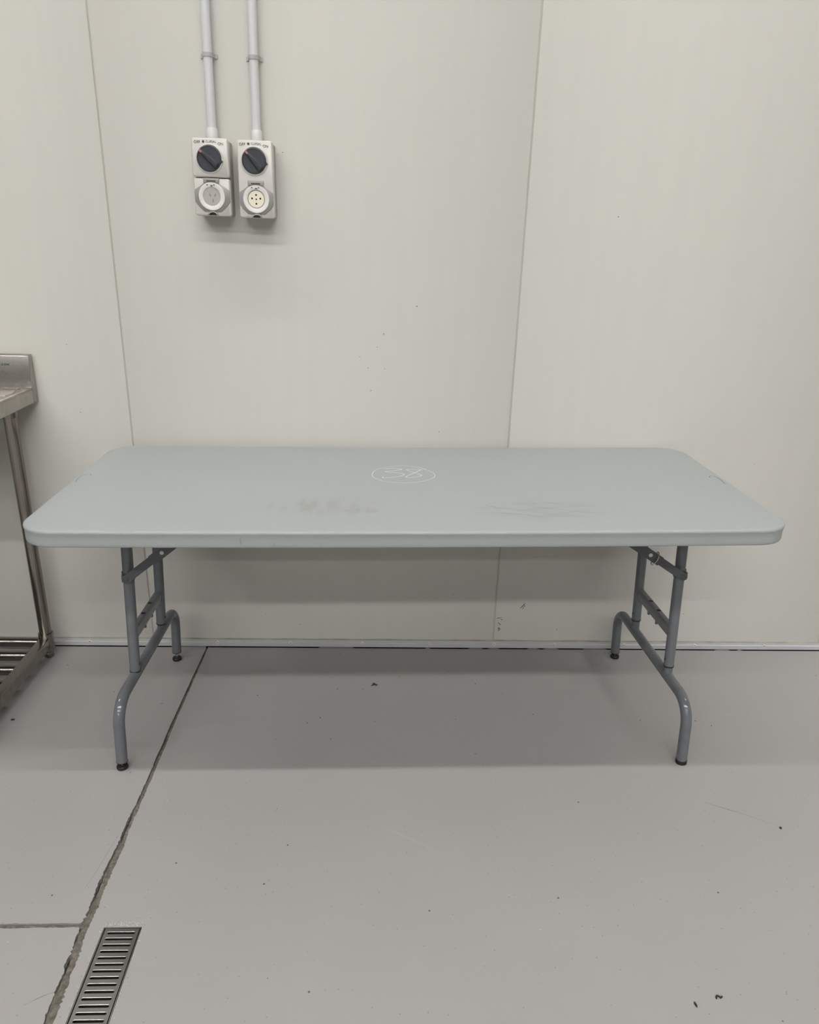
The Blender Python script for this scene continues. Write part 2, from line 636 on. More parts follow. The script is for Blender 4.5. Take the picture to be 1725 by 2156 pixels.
lf = [left_edge[-1], (left_edge[-1][0], RY0), (RX0, RY0), (RX0, cross_bot[-1][1])] + cross_bot[::-1] + left_edge[cj:-1]
obj('floor_slab', slab([lf]), FLOOR, floor, smooth=False)

# joint sealant: broken strip that leaves a dark crack along its left side
bm = bmesh.new()
prev = None
for i, y in enumerate(ys_r):
    c_, hw = jx(y), jhalf(y)
    crack = 0.42 + 0.55 * noise.noise(Vector((y * 16, 0.3, 2.2))) + 0.25 * noise.noise(Vector((y * 70, 3.3, 2.2)))
    if y < -0.95:
        crack -= 0.28
    crack = min(1.5, max(-0.25, crack))
    xl = c_ - hw + crack * hw * 1.1
    z = -0.0028 + 0.0014 * noise.noise(Vector((y * 60, 5.0, 0)))
    row = [bm.verts.new((xl, y, -0.0135)), bm.verts.new((xl + 0.0006, y, z)),
           bm.verts.new((c_ + hw * 0.5, y, z - 0.0008 + 0.0012 * noise.noise(Vector((y * 90, 8.0, 0))))),
           bm.verts.new((c_ + hw + 0.004, y, z - 0.0004)), bm.verts.new((c_ + hw + 0.004, y, -0.0135))]
    if prev:
        for q in range(4):
            bm.faces.new((prev[q], prev[q + 1], row[q + 1], row[q]))
    prev = row
j1 = obj('joint_sealant', bm, FILLER, floor, angle=60)
bm = bmesh.new()
prev = None
for i, x in enumerate([jx(CROSS_Y) - 0.002 - 0.006 * i for i in range(0, 142)]):
    z = -0.0022 + 0.0013 * noise.noise(Vector((x * 60, 15.0, 0)))
    row = [bm.verts.new((x, CROSS_Y - 0.008, -0.0135)), bm.verts.new((x, CROSS_Y - 0.0075, z)), bm.verts.new((x, CROSS_Y, z - 0.001)),
           bm.verts.new((x, CROSS_Y + 0.002 + 0.003 * noise.noise(Vector((x * 50, 1.0, 0))), z)), bm.verts.new((x, CROSS_Y + 0.008, z - 0.006))]
    if prev:
        for q in range(4):
            bm.faces.new((prev[q], prev[q + 1], row[q + 1], row[q]))
    prev = row
obj('joint_sealant', bm, FILLER, floor, angle=60)

# rough mortar crumbs around the drain head and along its sides
bm = bmesh.new()
rnd = random.Random(5)
for i in range(150):
    if i < 80:
        x = rnd.uniform(DX0 - 0.006, DX1 + 0.006)
        y = DY1 + 0.003 + abs(rnd.gauss(0, 0.007))
    elif i < 118:
        x = DX1 + 0.0025 + abs(rnd.gauss(0, 0.003))
        y = rnd.uniform(-1.40, DY1)
    else:
        x = DX0 - 0.0025 - abs(rnd.gauss(0, 0.003))
        y = rnd.uniform(-1.40, DY1)
    s = rnd.uniform(0.0008, 0.0028)
    vs_ = [bm.verts.new((x + s * math.cos(a) * rnd.uniform(0.6, 1.3), y + s * math.sin(a) * rnd.uniform(0.6, 1.3), 0.0001)) for a in (0, 1.26, 2.51, 3.77, 5.03)]
    tp = bm.verts.new((x, y, s * 0.8))
    for q in range(5):
        bm.faces.new((vs_[q], vs_[(q + 1) % 5], tp))
mo = obj('mortar_crumbs', bm, MORTAR, floor, angle=20)
mo['kind'] = 'stuff'

# scuffs on the floor paint
for pts, wd, mm in (([(0.9228, -0.8127), (0.955, -0.829), (1.005, -0.855), (1.045, -0.879), (1.0797, -0.901)], [0.0012, 0.0026, 0.0012, 0.0010, 0.0006], FSCUFF),
                    ([(-0.5867, -0.9205), (-0.594, -0.975), (-0.600, -1.03), (-0.6095, -1.0855)], [0.0005, 0.0009, 0.0009, 0.0006], FSCUFF),
                    ([(1.142, -0.395), (1.165, -0.42)], [0.001, 0.002], PALESCR),
                    ([(0.07, -0.90), (0.115, -0.93), (0.20, -0.985)], [0.0005, 0.0008, 0.0004], PALESCR),
                    ([(-0.578, -1.335), (-0.60, -1.345), (-0.625, -1.362)], [0.001, 0.002, 0.0007], FSCUFF)):
    bm = bmesh.new()
    ribbon(bm, [(q.x, q.y, 0.0003) for q in smooth_path([(a, b, 0) for a, b in pts], 4)],
           [wd[min(len(wd) - 1, int(i / (4 * (len(pts) - 1) + 1) * len(wd)))] for i in range(4 * (len(pts) - 1) + 1)])
    obj('floor_scuff', bm, mm, floor, smooth=False)

# ------------------------------------------------------------------ base trim on the back wall
bm = bmesh.new()
prof = [(0.0, 0.0285), (-0.0035, 0.0282), (-0.0040, 0.0275), (-0.0042, 0.0215), (-0.0078, 0.0195), (-0.0084, 0.0180), (-0.0082, 0.0048), (-0.0074, 0.0036), (0.0, 0.0036)]
a = [bm.verts.new((RX0, y, z)) for y, z in prof]
b = [bm.verts.new((RX1, y, z)) for y, z in prof]
for i in range(len(prof)):
    j = (i + 1) % len(prof)
    bm.faces.new((a[i], a[j], b[j], b[i]))
bm.faces.new(a); bm.faces.new(b[::-1])
trim = struct(obj('baseboard_back', bm, ALU, angle=20))
bm = bmesh.new()
prev = None
x = -2.2
while x < 2.4:
    h = 0.0335 + 0.0028 * noise.noise(Vector((x * 7, 0, 3))) + 0.0012 * noise.noise(Vector((x * 30, 0, 7)))
    row = [bm.verts.new((x, -0.0032, 0.0278)), bm.verts.new((x, -0.0026, 0.0300)), bm.verts.new((x, -0.0002, h))]
    if prev:
        for q in range(2):
            bm.faces.new((prev[q], prev[q + 1], row[q + 1], row[q]))
    prev = row
    x += 0.02
obj('sealant_bead', bm, SEAL, trim, angle=60)
sx_list = [-0.9739, -0.5251, -0.2668, -0.0097, 0.2340, 0.4684, 0.6888, 0.9451, 1.2089, 1.4714]
bm = bmesh.new()
lathe(bm, [(0.0062, 0.0), (0.0060, 0.0014), (0.0044, 0.0030), (0.0022, 0.0036), (0.0021, 0.0026)], (0, 0, 0), (0, -1, 0), 14)
bmesh.ops.recalc_face_normals(bm, faces=bm.faces)
me_screw = bpy.data.meshes.new('screw')
bm.to_mesh(me_screw); bm.free()
for p in me_screw.polygons:
    p.use_smooth = True
me_screw.materials.append(SCREW)
bm = bmesh.new()
lathe(bm, [(0.0014, 0.0), (0.0014, 0.0009)], (0, -0.0026, 0), (0, -1, 0), 8)
me_rec = bpy.data.meshes.new('screw_recess')
bm.to_mesh(me_rec); bm.free()
me_rec.materials.append(SLOT)
for x in sx_list:
    o = bpy.data.objects.new('screw', me_screw)
    COL.objects.link(o)
    o.parent = trim
    o.location = (x, -0.0062, 0.0198)
    o2 = bpy.data.objects.new('screw_recess', me_rec)
    COL.objects.link(o2)
    o2.parent = o

# scuff marks and smears on the wall panels
kB, kA = 1, 0
for i, (x, z, ax, az, tilt) in enumerate(((0.5605, 0.1705, 0.013, 0.0022, 0.9), (0.566, 0.1665, 0.010, 0.0016, 1.0), (0.480, 0.1225, 0.009, 0.0014, 0.2),
                                          (0.489, 0.1165, 0.0045, 0.0014, -0.3), (0.484, 0.0985, 0.0085, 0.002, -0.8), (0.4815, 0.0805, 0.004, 0.003, 0),
                                          (0.4835, 0.0745, 0.006, 0.002, 0.9), (0.500, 0.108, 0.002, 0.0015, 0), (0.693, 0.078, 0.006, 0.0008, 1.3),
                                          (0.31, 0.215, 0.002, 0.0015, 0.3))):
    bm = bmesh.new()
    blob(bm, (x, -0.0003, z), (ax * math.cos(tilt), 0, ax * math.sin(tilt)), (-az * math.sin(tilt), 0, az * math.cos(tilt)), None, i, 12, 0.45)
    obj('scuff_mark', bm, SCUFF, panels[kB] if x > SEAM0 + PITCH else panels[0], smooth=False)
for i, (x, z, s) in enumerate(((-0.0225, 1.034, 0.0014), (0.002, 1.0, 0.0016), (0.055, 0.998, 0.0013), (0.012, 0.929, 0.0016), (-0.245, 1.60, 0.0016),
                               (0.74, 1.46, 0.002), (1.30, 0.71, 0.0014), (-0.92, 1.05, 0.0015), (-0.905, 0.84, 0.0016), (0.235, 0.80, 0.0016), (0.15, 1.19, 0.0022),
                               (-0.35, 0.13, 0.0015), (-0.23, 0.09, 0.0018), (0.02, 0.12, 0.0013), (1.15, 0.145, 0.0018), (1.03, 0.15, 0.0015), (0.05, 1.105, 0.002), (0.03, 1.065, 0.0014))):
    k = math.floor((x - SEAM0) / PITCH)
    bm = bmesh.new()
    blob(bm, (x, -0.0003, z), (s, 0, 0), (0, 0, s * 0.9), None, 50 + i, 8, 0.3)
    obj('wall_speck', bm, SCUFF, panels[k], smooth=False)

# ------------------------------------------------------------------ folding table
TC = Vector((0.12, -0.396, 0.0))
TYAW, TILT, TOPZ, SAG = 0.01511, 0.01066, 0.7555, 0.0042
HX, HY, RC = 0.915, 0.3797, 0.086
table = thing('folding_table', TC, 'long grey plastic folding table with a circled 38 on its top', 'table')


def tpt(x, y, z):
    """table-top coordinates -> world"""
    zz = TOPZ + z + TILT * x - SAG * (1 - (x / HX) ** 2)
    c_, s_ = math.cos(TYAW), math.sin(TYAW)
    return Vector((TC.x + c_ * x - s_ * y, TC.y + s_ * x + c_ * y, zz))


def half_outline(ins):
    hx, hy, rc = HX - ins, HY - ins, RC - ins
    pts = []
    for k in range(13):
        a_ = PI + (PI / 2) * k / 12
        pts.append((-(hx - rc) + rc * math.cos(a_), -(hy - rc) + rc * math.sin(a_)))
    for k in range(1, 24):
        pts.append((-(hx - rc) + 2 * (hx - rc) * k / 24, -hy))
    for k in range(13):
        a_ = 1.5 * PI + (PI / 2) * k / 12
        pts.append(((hx - rc) + rc * math.cos(a_), -(hy - rc) + rc * math.sin(a_)))
    return pts


bm = bmesh.new()
prof = [(0.020, -0.016), (0.020, -0.0395), (0.0175, -0.0425), (0.0065, -0.0425), (0.0036, -0.0412), (0.0026, -0.0385), (0.0026, -0.0320), (0.0027, -0.0220), (0.0022, -0.0140),
        (0.0012, -0.0095), (0.0007, -0.0070), (0.0012, -0.0045), (0.0030, -0.0022), (0.0055, -0.0008), (0.0095, 0.0)]
rings = []
for ins, z in prof:
    hl = half_outline(ins)
    loop = hl + [(x, -y) for x, y in hl[::-1]]
    rings.append([bm.verts.new(tpt(x, y, z)) for x, y in loop])
n = len(rings[0])
for i in range(len(rings) - 1):
    for k in range(n):
        bm.faces.new((rings[i][k], rings[i][(k + 1) % n], rings[i + 1][(k + 1) % n], rings[i + 1][k]))
for ring in (rings[0], rings[-1]):
    m_ = n // 2
    for k in range(m_ - 1):
        bm.faces.new((ring[k], ring[k + 1], ring[n - 2 - k], ring[n - 1 - k]))
top_o = obj('tabletop', bm, TABLE, table, angle=50)

# the number, handwritten in white
oval = [(-0.0983, 0.0691), (-0.094, 0.098), (-0.0852, 0.1186), (-0.0700, 0.136), (-0.0523, 0.1474), (-0.029, 0.158), (-0.006, 0.1629), (0.018, 0.158), (0.0391, 0.1462),
        (0.051, 0.134), (0.062, 0.1185), (0.0772, 0.0922), (0.0819, 0.065), (0.0775, 0.045), (0.0673, 0.0285), (0.0428, 0.0085), (0.018, -0.0030), (-0.0073, -0.0062), (-0.033, -0.0040),
        (-0.0559, 0.0030), (-0.073, 0.0150), (-0.0872, 0.0322), (-0.0955, 0.0490), (-0.0983, 0.0691)]
tail = [(0.018, 0.1475), (0.035, 0.141), (0.05, 0.131), (0.062, 0.1185)]
three = [(-0.0609, 0.1302), (-0.0364, 0.1345), (-0.0103, 0.1239), (-0.034, 0.1102), (-0.0600, 0.0985), (-0.0346, 0.0934), (-0.0128, 0.0826), (-0.0063, 0.0688), (-0.0234, 0.0530),
         (-0.0487, 0.0429), (-0.0664, 0.0405), (-0.0680, 0.0500)]
eight = [(0.0490, 0.1150), (0.0436, 0.1194), (0.0246, 0.1242), (0.0044, 0.1206), (0.0076, 0.1103), (0.0288, 0.0864), (0.044, 0.0660), (0.033, 0.0519), (0.014, 0.0445), (-0.0013, 0.0453),
         (0.002, 0.0592), (0.0225, 0.0863), (0.0440, 0.1180)]
bm = bmesh.new()
for pts, wd in ((oval, 0.0013), (tail, 0.0009), (three, 0.0020), (eight, 0.0020)):
    ribbon(bm, [tpt(q.x, q.y, 0.0004) for q in smooth_path([(a_, b_, 0) for a_, b_ in pts], 5)], wd)
o = obj('handwritten_number', bm, CHALK, top_o, smooth=False)
o['label'] = 'number 38 in a ring, handwritten in white'

# moulded handle arcs near the two ends, groove shade drawn as dark ribbons
arcL = [(-0.8954, -0.0172), (-0.8999, 0.005), (-0.9005, 0.0354), (-0.8954, 0.0496), (-0.8817, 0.0555), (-0.8761, 0.0455)]
arcR = [(0.8754, 0.0339), (0.8789, 0.0476), (0.8891, 0.0514), (0.896, 0.0391), (0.8972, 0.0111), (0.8933, -0.0237)]
for arc, wd in ((arcL, 0.0014), (arcR, 0.0022)):
    bm = bmesh.new()
    ribbon(bm, [tpt(q.x, q.y, 0.0003) for q in smooth_path([(a_, b_, 0) for a_, b_ in arc], 5)], wd)
    obj('moulded_arc', bm, MOULD, top_o, smooth=False)
# scratches
for p0, p1, wd in (((0.1872, -0.1908), (0.2306, -0.2237), 0.0012), ((0.2662, -0.2592), (0.3196, -0.287), 0.0013), ((0.34, -0.1657), (0.3739, -0.1811), 0.001),
                   ((0.3636, -0.225), (0.4628, -0.2615), 0.0007), ((0.30, -0.20), (0.36, -0.222), 0.0006), ((0.21, -0.25), (0.27, -0.262), 0.0008)):
    bm = bmesh.new()
    mid = ((p0[0] + p1[0]) / 2 + 0.002, (p0[1] + p1[1]) / 2 - 0.003)
    ribbon(bm, [tpt(q.x, q.y, 0.0003) for q in smooth_path([(*p0, 0), (*mid, 0), (*p1, 0)], 4)], wd)
    obj('scratch', bm, FSCUFF, top_o, smooth=False)


# two brownish rubs on the front skirt
for x, z0_, z1_, wd in ((-0.402, -0.016, -0.034, 0.0024), (-0.326, -0.026, -0.039, 0.0030)):
    bm = bmesh.new()
    a_ = [tpt(x - wd, -HY + 0.0012, z0_), tpt(x + wd * 0.4, -HY + 0.0012, z0_ - 0.003), tpt(x + wd, -HY + 0.0012, z1_), tpt(x - wd * 0.5, -HY + 0.0012, z1_ + 0.003)]
    bm.faces.new([bm.verts.new(p_) for p_ in a_])
    obj('rub_mark', bm, RUB, top_o, smooth=False)


def leg_side(side):
    if side == 'L':
        F0, h, s, sg = Vector((-0.655, -0.6704, 0)), 0.01243, 0.04, 1
        fpy, bpy_, fz, bz, barz, ffy, bfy = -0.5155, -0.2510, 0.2185, 0.2275, 0.2035, -0.6690, -0.0955
        ft_end, bt_end, fpad, bpad = 0.0235, 0.0315, 'pad', 'pad'
        cbz, cb0, cb1, holes = 0.3465, fpy, bpy_, (-0.3498, -0.4157)
    else:
        F0, h, s, sg = Vector((0.9203, -0.6469, 0)), -0.0388, -0.05, -1
        fpy, bpy_, fz, bz, barz, ffy, bfy = -0.4955, -0.2228, 0.2320, 0.2400, 0.1950, -0.6460, -0.0630
        ft_end, bt_end, fpad, bpad = 0.0125, 0.0225, 'cap', 'pad'
        cbz, cb0, cb1, holes = 0.3555, fpy, bpy_, (-0.3236, -0.3863)

    def pl(y, z):
        return Vector((F0.x + (y - F0.y) * h + s * z, y, z))
    axis = Vector((s, 0, 1)).normalized()
    RU, RL = 0.0147, 0.0152
    # lower frame: foot - bend - bar - bend - foot
    RB = 0.066
    path = [pl(ffy, ft_end), pl(ffy, 0.08)]
    for k in range(9):
        a_ = PI - (PI / 2) * k / 8
        path.append(pl(ffy + RB + RB * math.cos(a_), barz - RB + RB * math.sin(a_)))
    for k in range(1, 6):
        path.append(pl(ffy + RB + (bfy - ffy - 2 * RB) * k / 6, barz))
    for k in range(9):
        a_ = PI / 2 - (PI / 2) * k / 8
        path.append(pl(bfy - RB + RB * math.cos(a_), barz - RB + RB * math.sin(a_)))
    path += [pl(bfy, 0.08), pl(bfy, bt_end)]
    bm_ = bmesh.new()
    tube(bm_, path, RL, 24)
    lower = obj('lower_frame', bm_, LEGM, table, angle=40)
    # inner stubs that slide into the posts
    for y, z in ((fpy, fz), (bpy_, bz)):
        bm_ = bmesh.new()
        p0 = pl(y, barz)
        tube(bm_, [p0, pl(y, z + 0.04)], 0.0126, 20)
        obj('inner_tube', bm_, LEGM, lower, angle=40)
        bm_ = bmesh.new()
        lathe(bm_, [(0.0130, -0.003), (0.0153, -0.003), (0.0155, 0.0005), (0.0130, 0.0015)], pl(y, z), axis, 24)
        obj('sleeve_ring', bm_, BLACKP, lower)
    # feet
    for y, e, kind in ((ffy, ft_end, fpad), (bfy, bt_end, bpad)):
        if kind == 'pad':
            bm_ = bmesh.new()
            lathe(bm_, [(0.0120, 0.0), (0.0150, 0.0004), (0.0157, 0.0012), (0.0157, 0.0026), (0.0120, 0.0034)], pl(y, e - 0.0015), axis, 24)
            obj('end_ring', bm_, BLACKP, lower)
            bm_ = bmesh.new()
            q = pl(y, 0.0)
            lathe(bm_, [(0.0045, 0.009), (0.0045, e + 0.004)], q, axis, 12)
            obj('threaded_stem', bm_, ZINC, lower)
            bm_ = bmesh.new()
            lathe(bm_, [(0.0120, 0.0), (0.0146, 0.0012), (0.0156, 0.0040), (0.0154, 0.0082), (0.0135, 0.0108), (0.0070, 0.0114)], q, (0, 0, 1), 24)
            obj('foot_pad', bm_, BLACKP, lower)
        else:
            bm_ = bmesh.new()
            lathe(bm_, [(0.0150, 0.0), (0.0160, 0.001), (0.0161, 0.0128), (0.0150, 0.0138)], pl(y, 0.0), axis, 24)
            obj('foot_cap', bm_, BLACKP, lower)
    # posts
    for y, z in ((fpy, fz), (bpy_, bz)):
        bm_ = bmesh.new()
        tube(bm_, [pl(y, z), pl(y, 0.5), pl(y, 0.732 + TILT * (F0.x - TC.x))], RU, 24)
        obj('leg', bm_, LEGM, table, angle=40)
    # height buttons on the posts
    for y, z in ((fpy, fz), (bpy_, bz)):
        bm_ = bmesh.new()
        lathe(bm_, [(0.0035, 0.0), (0.0030, 0.0012), (0.0008, 0.0018)], pl(y, z + 0.022) + Vector((sg * 0.0140, -0.003, 0)), (sg, -0.25, 0), 10)
        obj('height_button', bm_, BLACKP, table)
    # square cross bar with two through-bolts
    bm_ = bmesh.new()
    w2 = 0.0095
    P = [pl(cb0 + 0.008, cbz), pl(cb1 - 0.008, cbz - 0.0)]
    ring0, ring1 = [], []
    for pp, rr in ((P[0], ring0), (P[1], ring1)):
        for dx, dz in ((-w2, 0.0), (w2, 0.0), (w2, -0.034), (-w2, -0.034)):
            rr.append(bm_.verts.new(pp + Vector((dx + s * dz, 0, dz))))
    for k in range(4):
        bm_.faces.new((ring0[k], ring0[(k + 1) % 4], ring1[(k + 1) % 4], ring1[k]))
    bm_.faces.new(ring0); bm_.faces.new(ring1[::-1])
    long = [e for e in bm_.edges if abs((e.verts[0].co - e.verts[1].co).y) > 0.05]
    bmesh.ops.bevel(bm_, geom=long, offset=0.0025, segments=3, profile=0.5, affect='EDGES')
    cb = obj('cross_bar', bm_, LEGM, table, angle=25)
    for y in holes:
        q = pl(y, cbz)
        bm_ = bmesh.new()
        lathe(bm_, [(0.0062, 0.0), (0.0062, 0.0004)], q, (0, 0, 1), 16)
        obj('bolt_hole', bm_, HOLE, cb)
        bm_ = bmesh.new()
        q = pl(y, cbz - 0.034)
        lathe(bm_, [(0.0042, 0.0015), (0.0042, -0.0115), (0.0034, -0.0125)], q + Vector((sg * 0.003, 0, 0)), axis, 12)
        obj('peg', bm_, LEGM, cb)
    # folding brace
    yb = fpy - RU - 0.0065
    if side == 'L':
        A, B_ = Vector((-0.6325, yb, 0.5105)), Vector((-0.5290, yb, 0.5925))
    else:
        A, B_ = Vector((0.8900, yb, 0.5275)), Vector((0.7860, yb, 0.5945))
    d = (B_ - A).normalized()
    nn = Vector((-d.z, 0, d.x))

    def bar(a_, b_, wid, y0, y1, nose0=True, nose1=True):
        bm2 = bmesh.new()
        out = []
        k_ = 7
        if nose0:
            for i_ in range(k_ + 1):
                t_ = PI / 2 + PI * i_ / k_
                out.append(a_ + wid / 2 * (math.cos(t_) * d + math.sin(t_) * nn))
        else:
            out += [a_ + nn * wid / 2, a_ - nn * wid / 2]
        if nose1:
            for i_ in range(k_ + 1):
                t_ = -PI / 2 + PI * i_ / k_
                out.append(b_ + wid / 2 * (math.cos(t_) * d + math.sin(t_) * nn))
        else:
            out += [b_ - nn * wid / 2, b_ + nn * wid / 2]
        lo_ = [bm2.verts.new((p_.x, y0, p_.z)) for p_ in out]
        hi_ = [bm2.verts.new((p_.x, y1, p_.z)) for p_ in out]
        m2 = len(out)
        for i_ in range(m2):
            bm2.faces.new((lo_[i_], lo_[(i_ + 1) % m2], hi_[(i_ + 1) % m2], hi_[i_]))
        bm2.faces.new(lo_); bm2.faces.new(hi_[::-1])
        return bm2
    brace = obj('brace', bar(A, B_ + d * 0.012, 0.0225, yb - 0.0035, yb), BRACE, table, angle=40)
    E_ = B_ + d * (0.715 - B_.z) / d.z
    S_ = B_ - d * 0.036
    yo = yb - 0.0085 if side == 'L' else yb - 0.0090
    obj('brace_plate', bar(S_, E_, 0.0275, yo, yo + 0.0035, False, True), BRACE, brace, angle=40)
    bm_ = bmesh.new()
    lathe(bm_, [(0.0056, 0.0), (0.0056, 0.0004)], Vector((B_.x, yo + 0.0001, B_.z)), (0, -1, 0), 16)
    o_ = obj('pin_hole', bm_, PVCB, brace)
    o_['label'] = 'small pale round hole in the brace plate'
    bm_ = bmesh.new()
    lathe(bm_, [(0.0058, 0.0), (0.0056, 0.0016), (0.0040, 0.0028), (0.0034, 0.0022)], Vector((A.x, yb - 0.0035, A.z)), (0, -1, 0), 16)
    obj('rivet', bm_, BRACE, brace)
    # clip that wraps the post at the pivot
    bm_ = bmesh.new()
    q = pl(fpy, A.z + 0.003)
    lathe(bm_, [(0.0150, -0.011), (0.0172, -0.011), (0.0172, 0.011), (0.0150, 0.011)], q, axis, 20)
    obj('pivot_clip', bm_, BRACE, brace)
    bm_ = bmesh.new()
    box(bm_, A.x - sg * 0.009 - 0.003, A.x - sg * 0.009 + 0.003, yb - 0.001, fpy, A.z - 0.009, A.z + 0.012, 0.001)
    obj('clip_lug', bm_, BRACE, brace)
    if side == 'R':
        c0 = Vector((0.8040, yb - 0.004, 0.5815))
        pts = []
        for i_ in range(29):
            t_ = 2 * PI * i_ / 28
            ca, sa = math.cos(t_), math.sin(t_)
            pts.append(c0 + nn * 0.0190 * (abs(ca) ** 0.7) * (1 if ca > 0 else -1) + Vector((0, 1, 0)) * 0.0095 * (abs(sa) ** 0.7) * (1 if sa > 0 else -1)
                       + d * (0.010 * max(0, -ca) * 0.8))
        bm_ = bmesh.new()
        tube(bm_, pts, 0.0017, 8, caps=False)
        o_ = obj('locking_ring', bm_, ZINC, brace)
        o_['label'] = 'bright zinc wire locking ring on the brace'


leg_side('L')
leg_side('R')

# ------------------------------------------------------------------ switched power outlets
FY = -0.075


def outlet(cx, z0, z1, wd, sz, knob, ang, split, pins, label, letter_shift=0.0):
    t = thing('power_outlet', (cx, 0.0, z0), label, 'outlet', 'switched outlets on the panel wall')
    zc, hh = (z0 + z1) / 2, z1 - z0
    bm_ = bmesh.new()
    prism_xz(bm_, rrect(cx, zc, wd - 0.003, hh - 0.003, 0.007), -0.0002, -0.050, 0.001)
    obj('back_box', bm_, BOXS, t)
    zs = 1.52351
    if split:
        for a_, b_ in ((z0, zs - 0.0014), (zs + 0.0014, z1)):
            bm_ = bmesh.new()
            prism_xz(bm_, rrect(cx, (a_ + b_) / 2, wd, b_ - a_, 0.0065), -0.0490, FY, 0.0025)
            obj('front_plate', bm_, BOXM, t, angle=50)
    else:
        bm_ = bmesh.new()
        prism_xz(bm_, rrect(cx, zc, wd, hh, 0.0065), -0.0490, FY, 0.0025)
        obj('front_plate', bm_, BOXM, t, angle=50)
    # rotary switch
    kx, kz = knob
    bm_ = bmesh.new()
    lathe(bm_, [(0.0385, 0.0), (0.0380, 0.0016), (0.0350, 0.0030), (0.0340, 0.0030), (0.0338, 0.0005)], (kx, FY, kz), (0, -1, 0), 40, caps=False)
    obj('switch_collar', bm_, BOXM, t)
    bm_ = bmesh.new()
    lathe(bm_, [(0.0330, -0.002), (0.0330, 0.0048), (0.0322, 0.0062), (0.0305, 0.0066), (0.0295, 0.0050), (0.0, 0.0046)], (kx, FY, kz), (0, -1, 0), 40)
    kn = obj('rotary_switch', bm_, KNOB, t)
    ca, sa = math.cos(ang), math.sin(ang)

    def kp(l, wv, y):
        return Vector((kx + ca * l - sa * wv, y, kz + sa * l + ca * wv))
    bm_ = bmesh.new()
    y0, y1 = FY - 0.0045, FY - 0.019
    base = [kp(0.0315, 0.0042, y0), kp(0.0315, -0.0042, y0), kp(-0.012, -0.0095, y0), kp(-0.0300, -0.0105, y0), kp(-0.0300, 0.0105, y0), kp(-0.012, 0.0095, y0)]
    tp = [kp(0.0300, 0.0024, y1), kp(0.0300, -0.0024, y1), kp(-0.010, -0.0048, y1), kp(-0.0265, -0.0066, y1), kp(-0.0265, 0.0066, y1), kp(-0.010, 0.0048, y1)]
    vb = [bm_.verts.new(p_) for p_ in base]
    vt = [bm_.verts.new(p_) for p_ in tp]
    for i_ in range(6):
        bm_.faces.new((vb[i_], vb[(i_ + 1) % 6], vt[(i_ + 1) % 6], vt[i_]))
    bm_.faces.new(vb); bm_.faces.new(vt[::-1])
    bmesh.ops.bevel(bm_, geom=list(bm_.edges), offset=0.0010, segments=2, profile=0.5, affect='EDGES')
    obj('handle_bar', bm_, KNOB, kn)
    bm_ = bmesh.new()
    q = [kp(0.0298, 0.0024, y1 - 0.0003), kp(0.0298, -0.0024, y1 - 0.0003), kp(0.0215, -0.0028, y1 - 0.0003), kp(0.0215, 0.0028, y1 - 0.0003)]
    qv = [bm_.verts.new(p_) for p_ in q]
    q2 = [bm_.verts.new(p_ + Vector((0, 0.001, 0))) for p_ in q]
    bm_.faces.new(qv)
    for i_ in range(4):
        bm_.faces.new((qv[i_], qv[(i_ + 1) % 4], q2[(i_ + 1) % 4], q2[i_]))
    o_ = obj('indicator', bm_, RED, kn, smooth=False)
    o_['label'] = 'red pointer tip'
    bm_ = bmesh.new()
    vs_ = [bm_.verts.new((kx + a_, y_, kz + b_)) for y_ in (FY - 0.0005, FY - 0.0045) for a_, b_ in ((0.0315, -0.001), (0.0315, -0.0125), (0.0375, -0.0075))]
    bm_.faces.new(vs_[:3]); bm_.faces.new(vs_[5:2:-1])
    for i_ in range(3):
        bm_.faces.new((vs_[i_], vs_[(i_ + 1) % 3], vs_[3 + (i_ + 1) % 3], vs_[3 + i_]))
    obj('stop_tab', bm_, KNOB, kn, smooth=False)
    # printed legend
    RX90 = Matrix.Rotation(PI / 2, 4, 'X')
    tz = z1 - 0.0105
    for s_, dx, dz, size in (('OFF', -0.0335, -0.0005, 0.0098), ('ON', 0.0300, -0.0035, 0.0098), ('\u25CF CLIPSAL', 0.0005, 0.0012, 0.0082)):
        if s_.startswith('\u25CF'):
            text('CLIPSAL', size, PRINT, 'printed_legend', t, Matrix.Translation((cx + 0.0045, FY - 0.0003, tz + dz)) @ RX90, 0.0002)
            bm_ = bmesh.new()
            lathe(bm_, [(0.0034, 0.0), (0.0034, 0.0005)], (cx - 0.0165, FY, tz + dz), (0, -1, 0), 14)
            obj('printed_dot', bm_, PRINT, t)
        else:
            text(s_, size, PRINT, 'printed_legend', t, Matrix.Translation((cx + dx, FY - 0.0003, tz + dz)) @ RX90, 0.0003)
    # socket with its hinged flap
    sx_, sz_ = sz
    hw = wd / 2 - 0.0015
    out = [(-0.0220, 0.0470), (0.0220, 0.0470), (0.0220, 0.0335), (0.0265, 0.0300), (hw, 0.0165), (hw, -0.0130), (0.0380, -0.0255), (0.0230, -0.0385), (-0.0230, -0.0385),
           (-0.0380, -0.0255), (-hw, -0.0130), (-hw, 0.0165), (-0.0265, 0.0300), (-0.0220, 0.0335)]
    bm_ = bmesh.new()
    prism_xz(bm_, [(sx_ + a_ + (cx - sx_) * (abs(a_) > 0.03), sz_ + b_) for a_, b_ in out], FY + 0.001, FY - 0.0032, 0.0012)
    flap = obj('socket_flap', bm_, FLAP, t, angle=50)
    bm_ = bmesh.new()
    lathe(bm_, [(0.0365, 0.002), (0.0363, 0.0052), (0.0352, 0.0064), (0.0252, 0.0066), (0.0242, 0.0060), (0.0238, 0.0022)], (sx_, FY, sz_), (0, -1, 0), 44, caps=False)
    obj('flap_ring', bm_, RING, flap)
    bm_ = bmesh.new()
